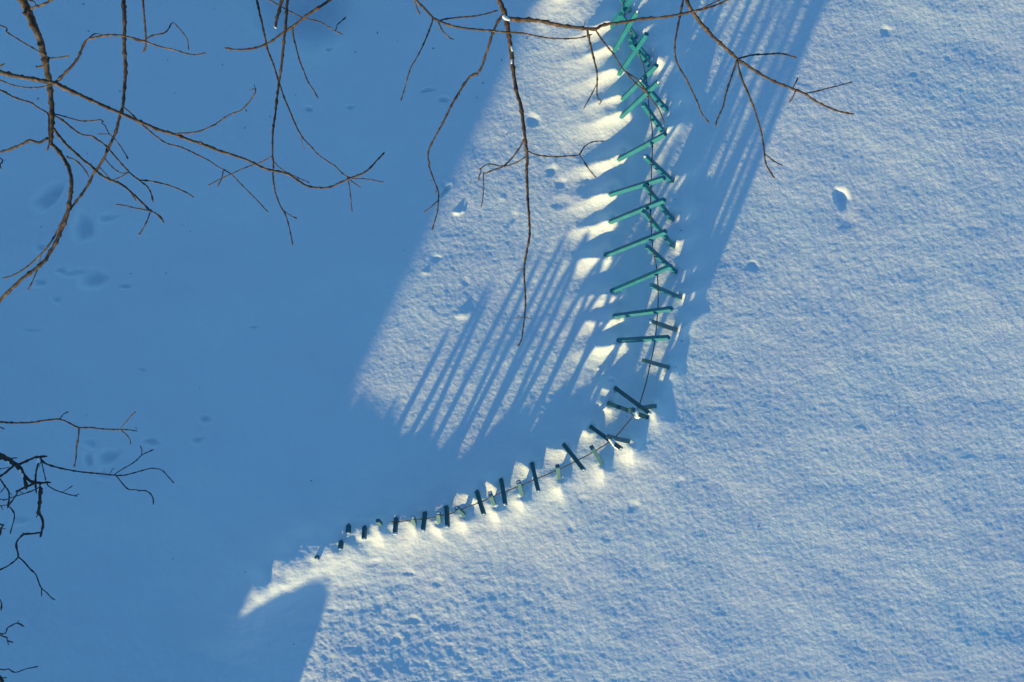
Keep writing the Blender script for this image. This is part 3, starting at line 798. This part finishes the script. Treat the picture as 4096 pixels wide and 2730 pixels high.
t5.sub(b, c3, R('G', (1150, 772), (1180, 722), (1206, 722)), q(6, G), q(5, G))
t5.sub(b, c, R('G', (402, 660), (380, 740), (370, 850), (380, 977)), q(18, G), q(12, G), drop=.2)
t5.sub(b, c, R('G', (430, 620), (460, 760), (480, 848)), q(9, G), q(8, G)); t5.sub(b, c, R('G', (430, 640), (410, 700)), q(9, G), q(6, G))
c = t5.twig(b, R('G', (432, 870), (428, 920), (420, 1000), (415, 1100), (400, 1180), (430, 1220), (450, 1290), (440, 1360), (422, 1435)), q(36, G), q(18, G))
t5.sub(b, c, R('G', (402, 1180), (380, 1228)), q(16, G), q(9, G))
c2 = t5.sub(b, c, R('G', (430, 1390), (330, 1400), (250, 1408), (210, 1440), (170, 1500)) + R('H', (170, 250), (180, 320), (120, 380), (60, 420), (-60, 475)), q(19, G), q(12, G))
t5.sub(b, c2, R('G', (260, 1405), (235, 1392)), q(16, G), q(9, G))
c3 = t5.sub(b, c2, R('H', (180, 318), (240, 370), (300, 440), (355, 495), (385, 570), (412, 630), (470, 680), (510, 725), (552, 751)), q(13, G), q(8, G))
t5.sub(b, c3, R('H', (412, 628), (415, 716)), q(9, G), q(7, G))
t5.twig(b, R('G', (245, 780), (258, 840), (268, 880), (278, 938)), q(30, G), q(20, G)); c = t5.twig(b, R('G', (370, 870), (320, 890), (270, 915), (210, 940), (170, 962)), q(30, G), q(16, G))
t5.sub(b, c, R('G', (165, 945), (200, 955), (245, 978)), q(8, G), q(6, G))
c = t5.twig(b, R('G', (450, 890), (350, 945), (240, 985), (130, 1020), (30, 1055)), q(11, G), q(9, G)); t5.sub(b, c, R('G', (60, 1045), (0, 1040), (-30, 1035)), q(9, G), q(8, G))
t5.twig(b, R('G', (185, 965), (140, 1040), (100, 1090), (78, 1132)), q(12, G), q(12, G))
c = t5.twig(b, R('G', (-60, 730), (-5, 820), (50, 900), (90, 960), (95, 1040), (80, 1120), (100, 1120), (140, 1170), (152, 1220), (130, 1310), (105, 1402)), q(14, G), q(9, G))
t5.sub(b, c, R('G', (90, 960), (128, 998)), q(8, G), q(5, G)); t5.sub(b, c, R('G', (55, 910), (0, 975)), q(9, G), q(7, G)); t5.sub(b, c, R('G', (85, 1100), (40, 1103), (0, 1110), (-30, 1120)), q(9, G), q(8, G)); t5.sub(b, c, R('G', (10, 1108), (33, 1155)), q(8, G), q(6, G))
c = t5.twig(b, R('G', (490, 868), (500, 895), (570, 940), (660, 970), (740, 995), (812, 1009)), q(11, G), q(8, G)); t5.sub(b, c, R('G', (652, 968), (720, 925), (762, 898)), q(7, G), q(6, G)); t5.sub(b, c, R('G', (790, 1003), (808, 988), (830, 988)), q(8, G), q(7, G))
t5.twig(b, R('G', (150, 680), (60, 760), (-10, 805), (-60, 830)), q(26, G), q(18, G)); t5.twig(b, R('G', (95, 708), (0, 724), (-40, 730)), q(8, G), q(7, G)); t5.twig(b, R('G', (100, 612), (185, 606)), q(14, G), q(9, G))
for pl, sd in (([(165, 625), (158, 633), (160, 645), (152, 652)], 1), ([(88, 1905), (93, 1915), (92, 1925)], 2)):
    pass
for (x, y, zz, rad) in ((150, 1840, 3.08, .02), (86, 1900, 3.02, .022), (78, 1885, 3.05, .02), (168, 1942, 3.0, .018), (30, 1850, 3.1, .02), (146, 1846, 3.05, .015)):
    m = blob_mesh("snow_cap", [(W(x, y, zz), rad), (W(x + 3, y + 6, zz), rad * .8)], int(x), (1, 1, .7), .3); link("snow_cap", m, SNOW, t5.e)
# the finer branch above, its ends catching the sun
b = t5.branch(R('G', (-200, 230), (-10, 235), (150, 243), (330, 238), (480, 215), (620, 205), (720, 240), (820, 290), (950, 292), (1100, 308), (1255, 310)), q(22, G), q(13, G), 3.9, 3.9, dz=.6)
t5.twig(b, R('G', (1255, 308), (1330, 220), (1380, 160), (1422, 123)), q(10, G), q(9, G), z1=4.1); t5.twig(b, R('G', (1255, 308), (1350, 315), (1437, 328)), q(10, G), q(8, G)); t5.twig(b, R('G', (1258, 308), (1330, 375), (1360, 420), (1368, 472)), q(10, G), q(8, G))
t5.twig(b, R('G', (625, 200), (670, 145), (720, 124)), q(10, G), q(8, G)); t5.twig(b, R('G', (825, 292), (820, 380), (800, 490), (795, 600), (774, 708)), q(16, G), q(10, G)); t5.twig(b, R('G', (-100, 240), (0, 285), (50, 309)), q(11, G), q(9, G))
# lower edge bits
b = t5.branch([(-420, 2000), (-300, 2450), (-120, 2560)], 18, 10, 3.4, 3.3)
t5.twig(b, [(-320, 2400)] + R('H', (-40, 1075), (80, 1020), (170, 980), (242, 1016)), 5, 3.6); t5.twig(b, R('H', (172, 980), (187, 953)), 3.5, 2.5)
c = t5.twig(b, [(-330, 2450)] + R('H', (-10, 1095), (70, 1150), (134, 1173)), 4.5, 3.4); t5.sub(b, c, R('H', (74, 1152), (86, 1197)), 3.4, 2.8)
t5.twig(b, [(-200, 2620)] + R('H', (-10, 1435), (80, 1435), (150, 1470), (260, 1435), (382, 1410)), 4.8, 3.4); c = t5.twig(b, [(-160, 2640)] + R('H', (-10, 1500), (10, 1530), (30, 1590)), 7, 7)
t5.sub(b, c, R('H', (8, 1528), (67, 1521)), 4.5, 4); t5.twig(b, [(-260, 2350)] + R('H', (-20, 720), (0, 745), (16, 790), (10, 856)), 4, 3.4); t5.twig(b, [(-260, 2100)] + R('G', (-20, 1290), (8, 1345), (0, 1420)), 6, 5); t5.twig(b, R('G', (5, 1345), (57, 1352)), 3.4, 3)

# ------------------------------------------------------------------ small seeds and bits of bark on the snow
SEED, nt, bs = mat("dry_brown_seed"); bs.inputs['Base Color'].default_value = (.12, .09, .08, 1); bs.inputs['Roughness'].default_value = .9
bits = [(334, 17, 30), (858, 35, -35), (153, 395, 80), (671, 240, 60), (700, 373, -80), (480, 366, 0), (355, 126, 20), (350, 614, 10), (20, 642, 30), (890, 260, 75), (166, 908, 70), (665, 1093, 15),
    (523, 1096, 0), (762, 925, 60), (730, 900, 60), (985, 444, -70), (1081, 467, 90), (980, 512, 75), (1183, 382, -30), (1422, 210, 5), (1510, 132, 80), (1591, 162, 80), (1734, 194, 20), (1932, 333, 60),
    (2006, 241, 80), (1907, 391, -20), (2107, 155, 0), (2028, 538, 40), (1615, 1002, 60), (2132, 945, 80), (1880, 732, 70), (2949, 735, -50), (348, 1660, 60), (545, 1714, -30), (982, 2289, 0),
    (1176, 2578, 30), (691, 2236, 30), (1246, 1924, 0), (2724, 923, 15), (2703, 799, 10), (2704, 1470, 60), (2509, 1667, 70), (3035, 2107, 20), (3628, 2522, 60), (3437, 1429, 60), (4043, 1833, 70),
    (2727, 1366, 0), (3838, 104, 0), (3336, 680, 0), (2040, 760, 40), (520, 830, 30), (800, 1550, 20)]
proto = None
for i, (px, py, ang) in enumerate(bits):
    f = foot(px, py)
    if proto is None:
        bm = bmesh.new(); bmesh.ops.create_icosphere(bm, subdivisions=2, radius=1)
        for v in bm.verts:
            c0 = v.co.copy(); v.co = Vector((c0.x * .028 * (1 + .2 * c0.y), c0.y * .009 * (1 - .5 * c0.x) + .006 * c0.x * c0.x, c0.z * .005 + .003))
        me = bpy.data.meshes.new("seed"); bm.to_mesh(me); bm.free()
        proto = link("seed", me, SEED); o = proto
    else:
        o = proto.copy(); COL.objects.link(o)
    o.location = f; o.rotation_euler = (0, 0, math.radians(ang))
    sc = random.Random(i).uniform(.4, .9); o.scale = (sc, sc, sc)
    tag(o, "tiny dry brown seed or bark fragment lying on the snow", "seed", "brown seeds scattered on the snow")
